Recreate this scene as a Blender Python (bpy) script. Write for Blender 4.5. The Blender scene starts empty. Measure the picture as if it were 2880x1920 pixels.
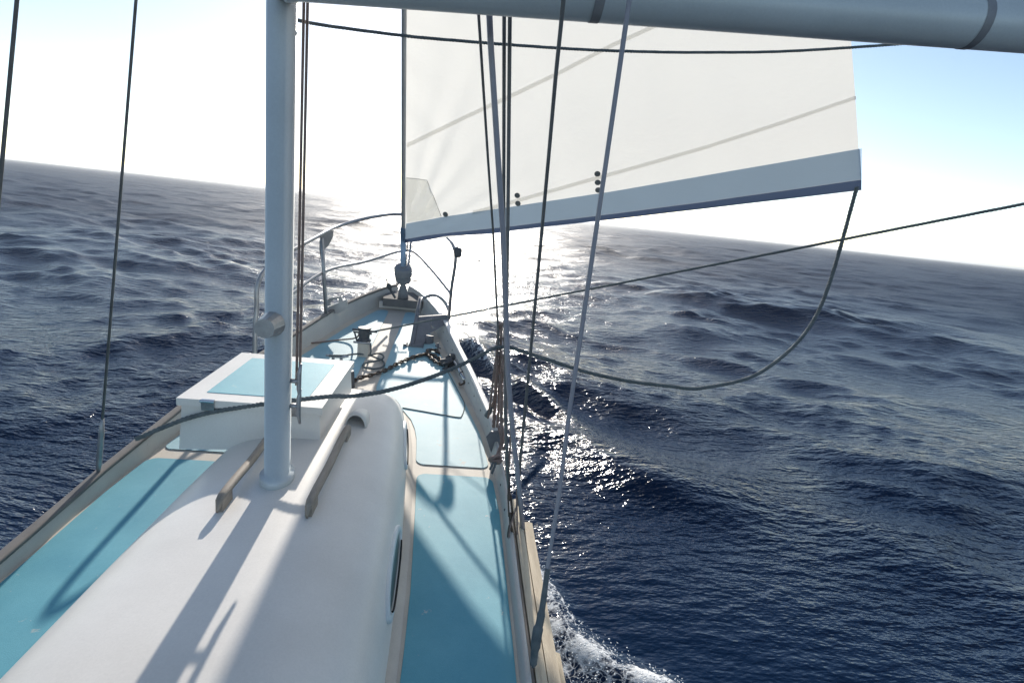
import bpy, bmesh, math, random
import numpy as np
from mathutils import Vector, Matrix, noise

random.seed(7)
rng = np.random.default_rng(11)
R = math.radians
S = bpy.context.scene
COL = S.collection

# ------------------------------------------------------------------ camera
# the boat's own frame is the world frame: X to starboard, Y towards the bow, Z up, still water at z = 0
F_PX, CX, CY = 1550.0, 1440.0, 960.0            # focal length and centre in pixels of the 2880 x 1920 photograph
YAW, PITCH, ROLL = R(6.0), R(13.0), R(6.2)
CAM = Vector((0.62, 0.0, 2.42))
FW = Vector((math.sin(YAW)*math.cos(PITCH), math.cos(YAW)*math.cos(PITCH), -math.sin(PITCH)))
_r0 = Vector((math.cos(YAW), -math.sin(YAW), 0)); _u0 = _r0.cross(FW)
RT = _r0*math.cos(ROLL) + _u0*math.sin(ROLL)
UP = _u0*math.cos(ROLL) - _r0*math.sin(ROLL)
cam = bpy.data.cameras.new('camera'); cam_o = bpy.data.objects.new('camera', cam); COL.objects.link(cam_o)
cam.sensor_width = 36; cam.lens = 36*F_PX/2880; cam.clip_start = 0.05; cam.clip_end = 60000
cam_o.matrix_world = Matrix(((RT.x, UP.x, -FW.x, CAM.x), (RT.y, UP.y, -FW.y, CAM.y), (RT.z, UP.z, -FW.z, CAM.z), (0, 0, 0, 1)))
S.camera = cam_o

# ------------------------------------------------------------------ light
SUN_EL, SUN_AZ = R(22.0), R(-1.6)
w = bpy.data.worlds.new('World'); S.world = w; w.use_nodes = True
wn = w.node_tree; bg = wn.nodes['Background']
sky = wn.nodes.new('ShaderNodeTexSky'); sky.sky_type = 'NISHITA'; sky.sun_disc = False
sky.sun_elevation = SUN_EL; sky.sun_rotation = SUN_AZ; sky.air_density = 0.7; sky.dust_density = 0.18; sky.ozone_density = 1.0
wb = wn.nodes.new('ShaderNodeMix'); wb.data_type = 'RGBA'; wb.blend_type = 'MULTIPLY'; wb.inputs['Factor'].default_value = 1.0
wb.inputs[7].default_value = (1.08, 1.0, .885, 1)        # the camera's warm white balance
wn.links.new(sky.outputs[0], wb.inputs[6]); wn.links.new(wb.outputs[2], bg.inputs[0]); bg.inputs[1].default_value = 0.10
sun = bpy.data.lights.new('sun', 'SUN'); sun_o = bpy.data.objects.new('sun', sun); COL.objects.link(sun_o)
sun.energy = 2.8; sun.angle = R(0.7); sun.color = (1.0, 0.93, 0.83)
SD = Vector((math.sin(SUN_AZ)*math.cos(SUN_EL), math.cos(SUN_AZ)*math.cos(SUN_EL), math.sin(SUN_EL)))
sun_o.rotation_euler = SD.to_track_quat('Z', 'Y').to_euler()
S.view_settings.view_transform = 'Standard'; S.view_settings.look = 'None'
S.view_settings.exposure = 1.08; S.view_settings.gamma = 1.0; S.view_settings.use_curve_mapping = False
S.cycles.max_bounces = 8; S.cycles.sample_clamp_indirect = 6.0

# ------------------------------------------------------------------ helpers
def zd(y): return 0.87 + 0.030*y + 0.0085*y*y          # height of the deck along the boat
def ray(x, y): return FW + RT*((x-CX)/F_PX) - UP*((y-CY)/F_PX)
def atY(x, y, Y): d = ray(x, y); return CAM + d*((Y-CAM.y)/d.y)
def atX(x, y, X): d = ray(x, y); return CAM + d*((X-CAM.x)/d.x)
def atZ(x, y, Z): d = ray(x, y); return CAM + d*((Z-CAM.z)/d.z)
def dk(x, y, dz=0.0):                                   # point on the deck (or dz above it) seen at a place in the photograph
    d = ray(x, y); t = 2.0
    for _ in range(40):
        p = CAM + d*t; g = p.z - zd(p.y) - dz
        t -= g/(d.z - (0.030 + 0.017*p.y)*d.y)
        t = min(max(t, 0.2), 12)
    return CAM + d*t
def lerp(a, b, t): return a + (b-a)*t
def interp(x, pts): return float(np.interp(x, [p[0] for p in pts], [p[1] for p in pts]))

def link(name, me, mat=None, parent=None, smooth=True):
    o = bpy.data.objects.new(name, me); COL.objects.link(o)
    if mat is not None:
        for m in (mat if isinstance(mat, (list, tuple)) else [mat]): me.materials.append(m)
    if parent is not None: o.parent = parent
    if smooth:
        me.polygons.foreach_set('use_smooth', [True]*len(me.polygons))
    return o
def mesh(name, verts, faces, mat=None, parent=None, smooth=True):
    me = bpy.data.meshes.new(name); me.from_pydata([tuple(v) for v in verts], [], faces); me.update()
    return link(name, me, mat, parent, smooth)
def from_bm(name, bm, mat=None, parent=None, smooth=False, bevel=0.0, seg=2):
    if bevel > 0:
        bmesh.ops.bevel(bm, geom=[e for e in bm.edges if len(e.link_faces) == 2 and e.calc_face_angle(0) > 0.6], offset=bevel, segments=seg, affect='EDGES', clamp_overlap=True)
    bmesh.ops.recalc_face_normals(bm, faces=bm.faces)
    me = bpy.data.meshes.new(name); bm.to_mesh(me); bm.free()
    o = link(name, me, mat, parent, smooth)
    return o
def tag(o, label=None, cat=None, group=None, kind=None):
    if label: o['label'] = label
    if cat: o['category'] = cat
    if group: o['group'] = group
    if kind: o['kind'] = kind
    return o
def empty(name, loc, label, cat, group=None):
    o = bpy.data.objects.new(name, None); COL.objects.link(o); o.location = loc; o.empty_display_size = 0.1
    return tag(o, label, cat, group)
def parent_keep(o, p):                                  # meshes are built in world coordinates; shift them under their thing
    o.parent = p; o.matrix_parent_inverse = Matrix.Translation(-p.location); return o

def spline(pts, n=8):                                   # Catmull-Rom through the points
    P = [Vector(p) for p in pts]; out = []
    for i in range(len(P)-1):
        a, b, c, d = P[max(i-1, 0)], P[i], P[i+1], P[min(i+2, len(P)-1)]
        for k in range(n):
            t = k/n
            out.append(0.5*((2*b) + (c-a)*t + (2*a-5*b+4*c-d)*t*t + (3*b-a-3*c+d)*t**3))
    out.append(P[-1]); return out
def tube_bm(bm, pts, r, n=8, caps=True):
    P = [Vector(p) for p in pts]; rs = r if isinstance(r, (list, tuple)) else [r]*len(P)
    prev = None; rings = []
    for i, p in enumerate(P):
        t = (P[min(i+1, len(P)-1)] - P[max(i-1, 0)]).normalized()
        if prev is None:
            a = Vector((0, 0, 1)) if abs(t.z) < 0.9 else Vector((1, 0, 0)); u = t.cross(a).normalized()
        else:
            u = (prev - t*prev.dot(t)).normalized()
        prev = u; v = t.cross(u)
        rings.append([bm.verts.new(p + (u*math.cos(2*math.pi*k/n) + v*math.sin(2*math.pi*k/n))*rs[i]) for k in range(n)])
    for A, B in zip(rings, rings[1:]):
        for k in range(n): bm.faces.new((A[k], A[(k+1) % n], B[(k+1) % n], B[k]))
    if caps:
        bm.faces.new(rings[0][::-1]); bm.faces.new(rings[-1])
def tube(name, pts, r, mat, parent=None, n=8):
    bm = bmesh.new(); tube_bm(bm, pts, r, n); return from_bm(name, bm, mat, parent, smooth=True)
def rope_bm(bm, pts, r, lay=None, n=5):                 # three strands laid round each other
    P = [Vector(p) for p in pts]; lay = lay or r*9
    L = [0.0]
    for a, b in zip(P, P[1:]): L.append(L[-1] + (b-a).length)
    m = max(8, min(900, int(L[-1]/(lay/7))))
    arr = np.array(P); S_ = np.linspace(0, L[-1], m)
    Q = [Vector([np.interp(s, L, arr[:, k]) for k in range(3)]) for s in S_]
    prev = None; fr = []
    for i, p in enumerate(Q):
        t = (Q[min(i+1, m-1)] - Q[max(i-1, 0)]).normalized()
        if prev is None:
            a = Vector((0, 0, 1)) if abs(t.z) < 0.9 else Vector((1, 0, 0)); u = t.cross(a).normalized()
        else: u = (prev - t*prev.dot(t)).normalized()
        prev = u; fr.append((u, t.cross(u)))
    for s in range(3):
        st = []
        for i, q in enumerate(Q):
            a = 2*math.pi*(S_[i]/lay + s/3); u, v = fr[i]
            st.append(q + (u*math.cos(a) + v*math.sin(a))*r*0.46)
        tube_bm(bm, st, r*0.56, n)
def rope(name, pts, r, mat, parent=None, lay=None):
    bm = bmesh.new(); rope_bm(bm, pts, r, lay); return from_bm(name, bm, mat, parent, smooth=True)
def box_bm(bm, c, s, M=None):
    M = M or Matrix.Identity(3); vs = []
    for dx in (-.5, .5):
        for dy in (-.5, .5):
            for dz in (-.5, .5): vs.append(bm.verts.new(Vector(c) + M @ Vector((dx*s[0], dy*s[1], dz*s[2]))))
    for f in ((0, 1, 3, 2), (4, 6, 7, 5), (0, 4, 5, 1), (2, 3, 7, 6), (0, 2, 6, 4), (1, 5, 7, 3)): bm.faces.new([vs[i] for i in f])
def box(name, c, s, mat, parent=None, M=None, bevel=0.004):
    bm = bmesh.new(); box_bm(bm, c, s, M); return from_bm(name, bm, mat, parent, bevel=bevel)
def prism_bm(bm, poly, d):                              # a polygon given a thickness d (a vector)
    A = [bm.verts.new(p) for p in poly]; B = [bm.verts.new(Vector(p)+d) for p in poly]; n = len(A)
    bm.faces.new(A[::-1]); bm.faces.new(B)
    for i in range(n): bm.faces.new((A[i], A[(i+1) % n], B[(i+1) % n], B[i]))
def loft(name, rows, mat, parent=None, close=False, smooth=True, cap=False):
    n = len(rows[0]); V = [p for r in rows for p in r]; Fc = []
    for i in range(len(rows)-1):
        for k in range(n if close else n-1):
            a, b = i*n+k, i*n+(k+1) % n; Fc.append((a, b, b+n, a+n))
    if cap: Fc += [tuple(range(n))[::-1], tuple(range((len(rows)-1)*n, len(rows)*n))]
    o = mesh(name, V, Fc, mat, parent, smooth)
    bm = bmesh.new(); bm.from_mesh(o.data); bmesh.ops.recalc_face_normals(bm, faces=bm.faces); bm.to_mesh(o.data); bm.free()
    return o

# ------------------------------------------------------------------ materials
def nt(name):
    m = bpy.data.materials.new(name); m.use_nodes = True
    return m, m.node_tree, m.node_tree.nodes['Principled BSDF']
def N(t, kind, **kw):
    n = t.nodes.new(kind)
    for k, v in kw.items():
        if hasattr(n, k): setattr(n, k, v)
        else: n.inputs[k.replace('_', ' ')].default_value = v
    return n
def coord(t, scale=(1, 1, 1)):
    tc = N(t, 'ShaderNodeTexCoord'); mp = N(t, 'ShaderNodeMapping'); mp.inputs['Scale'].default_value = scale
    t.links.new(tc.outputs['Object'], mp.inputs[0]); return mp.outputs[0]
def nz(t, vec, scale, detail=4, rough=.55):
    n = N(t, 'ShaderNodeTexNoise'); n.inputs['Scale'].default_value = scale; n.inputs['Detail'].default_value = detail; n.inputs['Roughness'].default_value = rough
    t.links.new(vec, n.inputs['Vector']); return n.outputs['Fac']
def ramp(t, fac, stops):
    r = N(t, 'ShaderNodeValToRGB'); cr = r.color_ramp
    while len(cr.elements) < len(stops): cr.elements.new(0.5)
    for e, (p, c) in zip(cr.elements, stops): e.position = p; e.color = (*c, 1) if len(c) == 3 else c
    t.links.new(fac, r.inputs[0]); return r.outputs[0]
def bump(t, h, strength, dist, bs):
    b = N(t, 'ShaderNodeBump'); b.inputs['Strength'].default_value = strength; b.inputs['Distance'].default_value = dist
    t.links.new(h, b.inputs['Height']); t.links.new(b.outputs[0], bs.inputs['Normal']); return b
def worn(name, c1, c2, rough=.5, scale=3.0, bscale=60, bstr=.15, bdist=.002, metal=0.0, stretch=(1, 1, 1), spots=None):
    m, t, b = nt(name); v = coord(t, stretch)
    col = ramp(t, nz(t, v, scale, 8, .65), [(.32, c1), (.68, c2)])
    if spots:
        f = ramp(t, nz(t, v, spots[1], 5, .7), [(spots[2], (0, 0, 0)), (spots[2]+.06, (1, 1, 1))])
        mx = N(t, 'ShaderNodeMix', data_type='RGBA'); t.links.new(f, mx.inputs['Factor']); t.links.new(col, mx.inputs[6]); mx.inputs[7].default_value = (*spots[0], 1); col = mx.outputs[2]
    big = ramp(t, nz(t, v, .9, 3, .6), [(.3, (.90, .90, .90)), (.7, (1.07, 1.07, 1.07))]); mb = N(t, 'ShaderNodeMix', data_type='RGBA', blend_type='MULTIPLY'); mb.inputs['Factor'].default_value = 1
    t.links.new(col, mb.inputs[6]); t.links.new(big, mb.inputs[7]); col = mb.outputs[2]
    sp_ = ramp(t, nz(t, v, 140, 3, .7), [(.25, (.94, .94, .94)), (.75, (1.03, 1.03, 1.03))]); mm = N(t, 'ShaderNodeMix', data_type='RGBA', blend_type='MULTIPLY'); mm.inputs['Factor'].default_value = 1
    t.links.new(col, mm.inputs[6]); t.links.new(sp_, mm.inputs[7]); col = mm.outputs[2]
    t.links.new(col, b.inputs['Base Color']); b.inputs['Roughness'].default_value = rough; b.inputs['Metallic'].default_value = metal
    bump(t, nz(t, v, bscale, 3), bstr, bdist, b); return m

M_white = worn('white_gelcoat', (.68, .645, .60), (.78, .745, .70), .38, 2.2, 35, .12, .002, spots=((.56, .52, .46), 7, .69))
M_bulw = worn('beige_bulwark_paint', (.50, .47, .43), (.60, .57, .52), .55, 3, 40, .15, .002, spots=((.40, .35, .29), 9, .67))
M_cream = worn('cream_gelcoat', (.53, .47, .40), (.63, .57, .49), .65, 4, 50, .2, .002, spots=((.42, .34, .26), 12, .68))
M_teal = worn('teal_nonskid_paint', (.080, .320, .410), (.125, .395, .475), .62, 3.5, 420, .55, .0016, spots=((.36, .46, .46), 16, .66))
M_teal_glare = worn('glare_pale_teal_nonskid_paint', (.26, .46, .53), (.36, .55, .60), .62, 3.5, 420, .5, .0016, spots=((.42, .46, .44), 9, .62))  # same teal made paler: veiling glare over the foredeck put into the colour
M_hull = worn('white_topside_paint', (.62, .63, .64), (.72, .72, .72), .3, 2, 20, .1, .002)
M_wood = worn('weathered_plank_wood', (.58, .46, .32), (.76, .64, .46), .7, 5, 55, .5, .003, stretch=(9, .9, 9), spots=((.12, .085, .05), 6, .70))
M_teak = worn('grey_teak', (.25, .21, .17), (.37, .32, .27), .7, 6, 60, .5, .002, stretch=(8, 1, 8))
M_cap = worn('dark_cap_rail', (.15, .14, .135), (.22, .205, .19), .85, 6, 60, .3, .002)
M_dark = worn('dark_painted_steel', (.055, .057, .062), (.10, .102, .11), .5, 12, 80, .3, .002, spots=((.10, .06, .035), 14, .68))
M_iron = worn('anchor_steel', (.13, .13, .145), (.20, .20, .215), .55, 10, 80, .3, .002, spots=((.16, .10, .07), 12, .70))
M_galv = worn('galvanised_steel', (.30, .30, .31), (.46, .46, .47), .45, 14, 90, .3, .001, .7)
M_rust = worn('rusty_chain_steel', (.055, .048, .045), (.17, .12, .085), .6, 18, 120, .4, .001, .4)
M_inox = worn('stainless_steel', (.45, .45, .46), (.58, .58, .58), .22, 8, 60, .05, .001, 1.0)
M_alu = worn('grey_anodised_aluminium', (.56, .60, .61), (.63, .67, .68), .42, 2, 40, .05, .001, .1)
M_grey = worn('grey_plastic', (.22, .22, .235), (.30, .30, .31), .5, 6, 50, .1, .001)
M_foil = worn('grey_foil', (.40, .40, .41), (.48, .48, .48), .45, 5, 50, .1, .001)
M_sheath = worn('grey_wire_sheath', (.27, .26, .30), (.35, .34, .375), .45, 5, 50, .1, .001)
M_wire = worn('dark_steel_wire', (.13, .13, .13), (.19, .19, .19), .5, 20, 300, .4, .001, .3)
M_rope = worn('dark_rope', (.09, .108, .115), (.16, .18, .185), .85, 25, 400, .5, .002)
M_ropeb = worn('brown_grey_rope', (.19, .135, .115), (.32, .235, .205), .85, 25, 400, .5, .002)
M_pad = worn('black_gap', (.01, .01, .011), (.02, .02, .02), .8)
M_glass, _t, _b = nt('smoked_portlight'); _b.inputs['Base Color'].default_value = (.085, .125, .125, 1); _b.inputs['Roughness'].default_value = .3

def cloth(name, c, trans, tr_c=None, bs=18, weave=True):
    m, t, b = nt(name); out = t.nodes['Material Output']; v = coord(t)
    col = ramp(t, nz(t, v, 1.2, 6, .6), [(.3, tuple(x*.95 for x in c)), (.7, c)])
    b.inputs['Roughness'].default_value = .75; t.links.new(col, b.inputs['Base Color'])
    bm_ = bump(t, nz(t, coord(t, (1, 1, 2.2)), bs, 5, .6), .25, .01, b)
    tr = N(t, 'ShaderNodeBsdfTranslucent'); tr.inputs[0].default_value = (*(tr_c or c), 1); t.links.new(bm_.outputs[0], tr.inputs['Normal'])
    mx = N(t, 'ShaderNodeMixShader'); mx.inputs[0].default_value = trans
    t.links.new(b.outputs[0], mx.inputs[1]); t.links.new(tr.outputs[0], mx.inputs[2]); t.links.new(mx.outputs[0], out.inputs[0]); return m
M_sail = cloth('white_sailcloth', (.80, .79, .76), .56, (.72, .71, .68))
M_tape = cloth('seam_tape', (.80, .79, .76), .8, (.83, .82, .79))
M_strip = cloth('blue_sun_strip', (.22, .31, .42), .72, (.36, .465, .58))
M_navy = cloth('navy_edge_cloth', (.09, .125, .22), .45, (.12, .17, .28))
M_patch = cloth('sail_corner_cloth', (.78, .77, .75), .85, (.86, .86, .83))
M_dot = worn('dark_grommet', (.13, .13, .125), (.19, .19, .18), .6)

# ------------------------------------------------------------------ the sea
def build_sea():
    az0, az1, na = R(-62), R(78), 860
    a = np.concatenate([np.linspace(R(-180), az0, 60, endpoint=False), np.linspace(az0, az1, na), np.linspace(az1, R(180), 50)[1:]])
    # rings: fine near the boat, wider with distance
    r = [0.35]
    while r[-1] < 12000:
        g = 0.0078 if 1.5 < r[-1] < 160 else (0.012 if r[-1] < 900 else 0.05)
        if r[-1] < 1.5: g = .05
        r.append(r[-1]*(1+g))
    r = np.array(r); nr = len(r); dr = np.gradient(r)
    A, Rr = np.meshgrid(a, r); X = 0.62 + Rr*np.sin(A); Y = Rr*np.cos(A)
    D = np.repeat(np.maximum(dr, r*0.0030)[:, None], len(a), 1)
    Z = np.zeros_like(X); DX = np.zeros_like(X); DY = np.zeros_like(X)
    main = R(-160)                                     # the waves run towards the stern and a little to port
    for lo, hi, n, mss in ((.12, .25, 20, .0020), (.25, .5, 26, .0085), (.5, 1.0, 26, .0125), (1.0, 2.0, 20, .0092), (2.0, 4.0, 18, .0074), (4, 8, 12, .0036), (8, 16, 8, .0026), (16, 40, 5, .0008)):
        if lo == 8: rng.random(5)
        for i in range(n):
            lam = lo*(hi/lo)**rng.random(); k = 2*math.pi/lam; amp = math.sqrt(2*mss/n)/k
            th = main + rng.normal(0, R(42)); ph = rng.random()*2*math.pi
            kx, ky = k*math.sin(th), k*math.cos(th)
            fade = np.clip((lam/(D*2.0) - 1)/.9, 0, 1)
            m = fade.max(axis=1) > 0; arg = kx*X[m] + ky*Y[m] + ph
            if lam < 1.2: fade = fade*np.clip((Rr-2.2)/6, .42, 1)
            if lam < 2.5: fade = fade*np.clip(1 + .55*np.sin(X*.9+Y*.35+lo*7+1)*np.sin(Y*.7-X*.25+hi*3) + .4*np.sin(X*.37-Y*.21+i), .25, 1.9)
            am = amp*fade[m]; s, c = np.sin(arg), np.cos(arg)
            Z[m] += am*c; DX[m] -= .92*am*s*kx/k; DY[m] -= .92*am*s*ky/k
    # big lumps so that calm and steep patches alternate
    mod = 0.75 + 0.35*np.sin(X*.31+1.3)*np.sin(Y*.23+.4)
    near = np.exp(-((X-2.6)**2/6 + (Y-3.2)**2/9))
    near = np.clip(near, 0, 1); Z *= mod*(1-.82*near); DX *= mod; DY *= mod
    # bow wave: a breaking ridge that leaves the hull and runs aft and outboard
    C = np.array([(p.x, p.y) for p in (atZ(*q, .06) for q in BOWWAVE)])
    best = np.full(X.shape, 1e9); sd = np.zeros_like(X); along = np.zeros_like(X)
    msk = (np.abs(X-2) < 4) & (np.abs(Y-2) < 5)
    px, py = (X+DX)[msk], (Y+DY)[msk]; bb = np.full(px.shape, 1e9); ss = np.zeros(px.shape); al = np.zeros(px.shape); acc = 0
    for p, q in zip(C, C[1:]):
        d = q-p; L = np.hypot(*d); t = np.clip(((px-p[0])*d[0]+(py-p[1])*d[1])/L**2, 0, 1)
        ex, ey = px-(p[0]+t*d[0]), py-(p[1]+t*d[1]); dist = np.hypot(ex, ey); cr = (d[0]*ey-d[1]*ex)/L
        u = dist < bb; bb[u] = dist[u]; ss[u] = np.sign(cr[u])*dist[u]; al[u] = acc+t[u]*L; acc += L
    foam = np.zeros_like(X); f = np.zeros(px.shape)
    s_ = -ss                                            # positive on the hull's side
    lump = np.array([noise.noise(Vector((x*5, y*5, 0))) for x, y in zip(px, py)]) if px.size < 400000 else 0
    Zr = .062*np.exp(-((s_-.03)/.11)**2) - .05*np.exp(-((s_-.4)/.3)**2)
    Zr *= (1 + .35*lump)
    f = np.where(s_ > -.05, (.64+.34*lump)*np.exp(-np.clip((s_-.04)/.14, 0, 9)**2), .75*np.exp(-((s_+.05)/.025)**2))
    f = np.maximum(f, .64*np.exp(-np.clip(s_-.1, 0, 9)/.8)*(s_ > 0))
    end = np.clip(bb, 0, 9)
    f *= (bb < 1.6)
    foam[msk] = np.clip(f + .12*lump*(f > .05), 0, 1); Z[msk] += Zr*(bb < 1.2)
    # two crests thrown off by the hull further forward: a rippled one and a smooth dark-faced swell
    ripple = np.zeros_like(X); Xd, Yd = X+DX, Y+DY
    for line, hgt, w0, w1, rip in (([(1300, 968), (1400, 1036), (1500, 1088), (1580, 1130), (1640, 1166), (1690, 1200)], .15, .20, .16, 1.0),
                                   ([(1430, 1192), (1540, 1186), (1620, 1205), (1700, 1262), (1800, 1312), (1960, 1362), (2200, 1420)], .12, .55, .30, .0)):
        Ls = np.array([(p.x, p.y) for p in (atZ(*q, .12) for q in line)]); tot = np.hypot(*(Ls[1:]-Ls[:-1]).T).sum()
        m2 = (np.abs(Xd-3.5) < 5) & (np.abs(Yd-4.5) < 5); qx, qy = Xd[m2], Yd[m2]; bb = np.full(qx.shape, 1e9); ss = np.zeros(qx.shape); al = np.zeros(qx.shape); acc = 0
        for p, q in zip(Ls, Ls[1:]):
            d = q-p; L = np.hypot(*d); t = np.clip(((qx-p[0])*d[0]+(qy-p[1])*d[1])/L**2, 0, 1)
            ex, ey = qx-(p[0]+t*d[0]), qy-(p[1]+t*d[1]); dist = np.hypot(ex, ey); cr = (d[0]*ey-d[1]*ex)/L
            u = dist < bb; bb[u] = dist[u]; ss[u] = np.sign(cr[u])*dist[u]; al[u] = (acc+t[u]*L)/tot; acc += L
        env = np.clip(al/.12, 0, 1)*np.clip((1-al)/.35, 0, 1); prof = np.where(ss > 0, np.exp(-(bb/w0)**2), np.exp(-(bb/w1)**2))
        Z[m2] += hgt*env*prof - .35*hgt*env*np.exp(-((ss+w1*2.2)/(w1*1.6))**2)
        foam[m2] = np.maximum(foam[m2], rip*.60*np.clip(al/.05, 0, 1)*np.clip((.75-al)/.4, 0, 1)*np.exp(-((ss+.04)/.16)**2))
        ripple[m2] += rip*env*np.exp(-((ss+.05)/.22)**2)
    V = np.stack([X+DX, Y+DY, Z], -1).reshape(-1, 3)
    na_ = len(a); idx = np.arange(nr*na_).reshape(nr, na_)
    q = np.stack([idx[:-1, :-1], idx[:-1, 1:], idx[1:, 1:], idx[1:, :-1]], -1).reshape(-1, 4)[:, ::-1]
    me = bpy.data.meshes.new('sea'); me.vertices.add(len(V)); me.vertices.foreach_set('co', V.ravel().astype(np.float32))
    me.loops.add(q.size); me.loops.foreach_set('vertex_index', q.ravel().astype(np.int32))
    me.polygons.add(len(q)); me.polygons.foreach_set('loop_start', np.arange(0, q.size, 4, dtype=np.int32))
    me.polygons.foreach_set('use_smooth', np.ones(len(q), dtype=bool)); me.update(calc_edges=True); me.validate()
    at = me.attributes.new('foam', 'FLOAT', 'POINT'); at.data.foreach_set('value', foam.ravel().astype(np.float32))
    at = me.attributes.new('ripple', 'FLOAT', 'POINT'); at.data.foreach_set('value', ripple.ravel().astype(np.float32))
    o = bpy.data.objects.new('sea', me); COL.objects.link(o); o['kind'] = 'structure'
    return o, C
BOWWAVE = [(1462, 1500), (1510, 1556), (1556, 1612), (1612, 1712), (1700, 1786), (1800, 1846), (1872, 1876), (1960, 1925), (2100, 2010), (2300, 2110)]

def sea_material():
    m, t, b = nt('sea_water'); out = t.nodes['Material Output']
    g = N(t, 'ShaderNodeNewGeometry'); P = g.outputs['Position']
    ln = N(t, 'ShaderNodeVectorMath', operation='LENGTH'); t.links.new(P, ln.inputs[0])
    b.inputs['Base Color'].default_value = (.0018, .0135, .042, 1); b.inputs['Specular IOR Level'].default_value = .38; b.inputs['IOR'].default_value = 1.333
    mr = N(t, 'ShaderNodeMapRange'); mr.inputs['From Min'].default_value = 3; mr.inputs['From Max'].default_value = 40; mr.inputs['To Min'].default_value = .10; mr.inputs['To Max'].default_value = .47
    t.links.new(ln.outputs['Value'], mr.inputs[0]); t.links.new(mr.outputs[0], b.inputs['Roughness'])
    def vec(sx, sy, rot):
        mp = N(t, 'ShaderNodeMapping'); mp.inputs['Scale'].default_value = (sx, sy, 1); mp.inputs['Rotation'].default_value = (0, 0, rot); t.links.new(P, mp.inputs[0]); return mp.outputs[0]
    h1 = nz(t, vec(1, 2.4, R(20)), 3.4, 3, .55); h2 = nz(t, vec(1, 1.9, R(-14)), 12, 2.5, .55)
    ad = N(t, 'ShaderNodeMath', operation='MULTIPLY_ADD'); t.links.new(h2, ad.inputs[0]); ad.inputs[1].default_value = .35; t.links.new(h1, ad.inputs[2])
    h3 = nz(t, vec(1, 2.6, R(12)), .55, 2, .6)
    fr = N(t, 'ShaderNodeMapRange'); fr.inputs['From Min'].default_value = 25; fr.inputs['From Max'].default_value = 260; fr.inputs['To Min'].default_value = 0; fr.inputs['To Max'].default_value = 9
    t.links.new(ln.outputs['Value'], fr.inputs[0])
    ad2 = N(t, 'ShaderNodeMath', operation='MULTIPLY_ADD'); t.links.new(h3, ad2.inputs[0]); t.links.new(fr.outputs[0], ad2.inputs[1]); t.links.new(ad.outputs[0], ad2.inputs[2])
    bp = bump(t, ad2.outputs[0], .6, .085, b)
    cs = N(t, 'ShaderNodeMapRange'); cs.inputs['From Min'].default_value = 2.5; cs.inputs['From Max'].default_value = 6; cs.inputs['To Min'].default_value = .16; cs.inputs['To Max'].default_value = .75
    t.links.new(ln.outputs['Value'], cs.inputs[0]); rp = N(t, 'ShaderNodeAttribute', attribute_name='ripple'); ra = N(t, 'ShaderNodeMath', operation='ADD'); t.links.new(cs.outputs[0], ra.inputs[0]); t.links.new(rp.outputs['Fac'], ra.inputs[1]); t.links.new(ra.outputs[0], bp.inputs['Strength'])     # calmer water in the lee of the hull
    fm = N(t, 'ShaderNodeBsdfDiffuse'); fm.inputs[0].default_value = (.78, .80, .82, 1)
    at = N(t, 'ShaderNodeAttribute', attribute_name='foam')
    v1 = N(t, 'ShaderNodeTexVoronoi', feature='DISTANCE_TO_EDGE'); v1.inputs['Scale'].default_value = 15
    ds = N(t, 'ShaderNodeVectorMath', operation='MULTIPLY_ADD'); nn = N(t, 'ShaderNodeTexNoise'); nn.inputs['Scale'].default_value = 9; t.links.new(P, nn.inputs[0])
    t.links.new(nn.outputs['Color'], ds.inputs[0]); ds.inputs[1].default_value = (.22, .22, .22); t.links.new(P, ds.inputs[2]); t.links.new(ds.outputs[0], v1.inputs['Vector'])
    web = ramp(t, v1.outputs['Distance'], [(0, (1, 1, 1)), (.11, (0, 0, 0))])
    n3 = nz(t, P, 14, 8, .7)
    mx = N(t, 'ShaderNodeMath', operation='MULTIPLY_ADD'); t.links.new(web, mx.inputs[0]); mx.inputs[1].default_value = .17; t.links.new(n3, mx.inputs[2])
    sm = N(t, 'ShaderNodeMath', operation='ADD'); t.links.new(mx.outputs[0], sm.inputs[0]); t.links.new(at.outputs['Fac'], sm.inputs[1])
    fac = ramp(t, sm.outputs[0], [(.98, (0, 0, 0)), (1.0, (0, 0, 0))]); r = t.nodes[-1]
    mr2 = N(t, 'ShaderNodeMapRange'); mr2.inputs['From Min'].default_value = 1.09; mr2.inputs['From Max'].default_value = 1.30; t.links.new(sm.outputs[0], mr2.inputs[0])
    bp2 = N(t, 'ShaderNodeBump'); bp2.inputs['Strength'].default_value = .9; bp2.inputs['Distance'].default_value = .03; t.links.new(n3, bp2.inputs['Height']); t.links.new(bp2.outputs[0], fm.inputs['Normal'])
    ms = N(t, 'ShaderNodeMixShader'); t.links.new(mr2.outputs[0], ms.inputs[0]); t.links.new(b.outputs[0], ms.inputs[1]); t.links.new(fm.outputs[0], ms.inputs[2]); t.links.new(ms.outputs[0], out.inputs[0])
    return m
sea, WAVELINE = build_sea()
sea.data.materials.append(sea_material())

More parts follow.
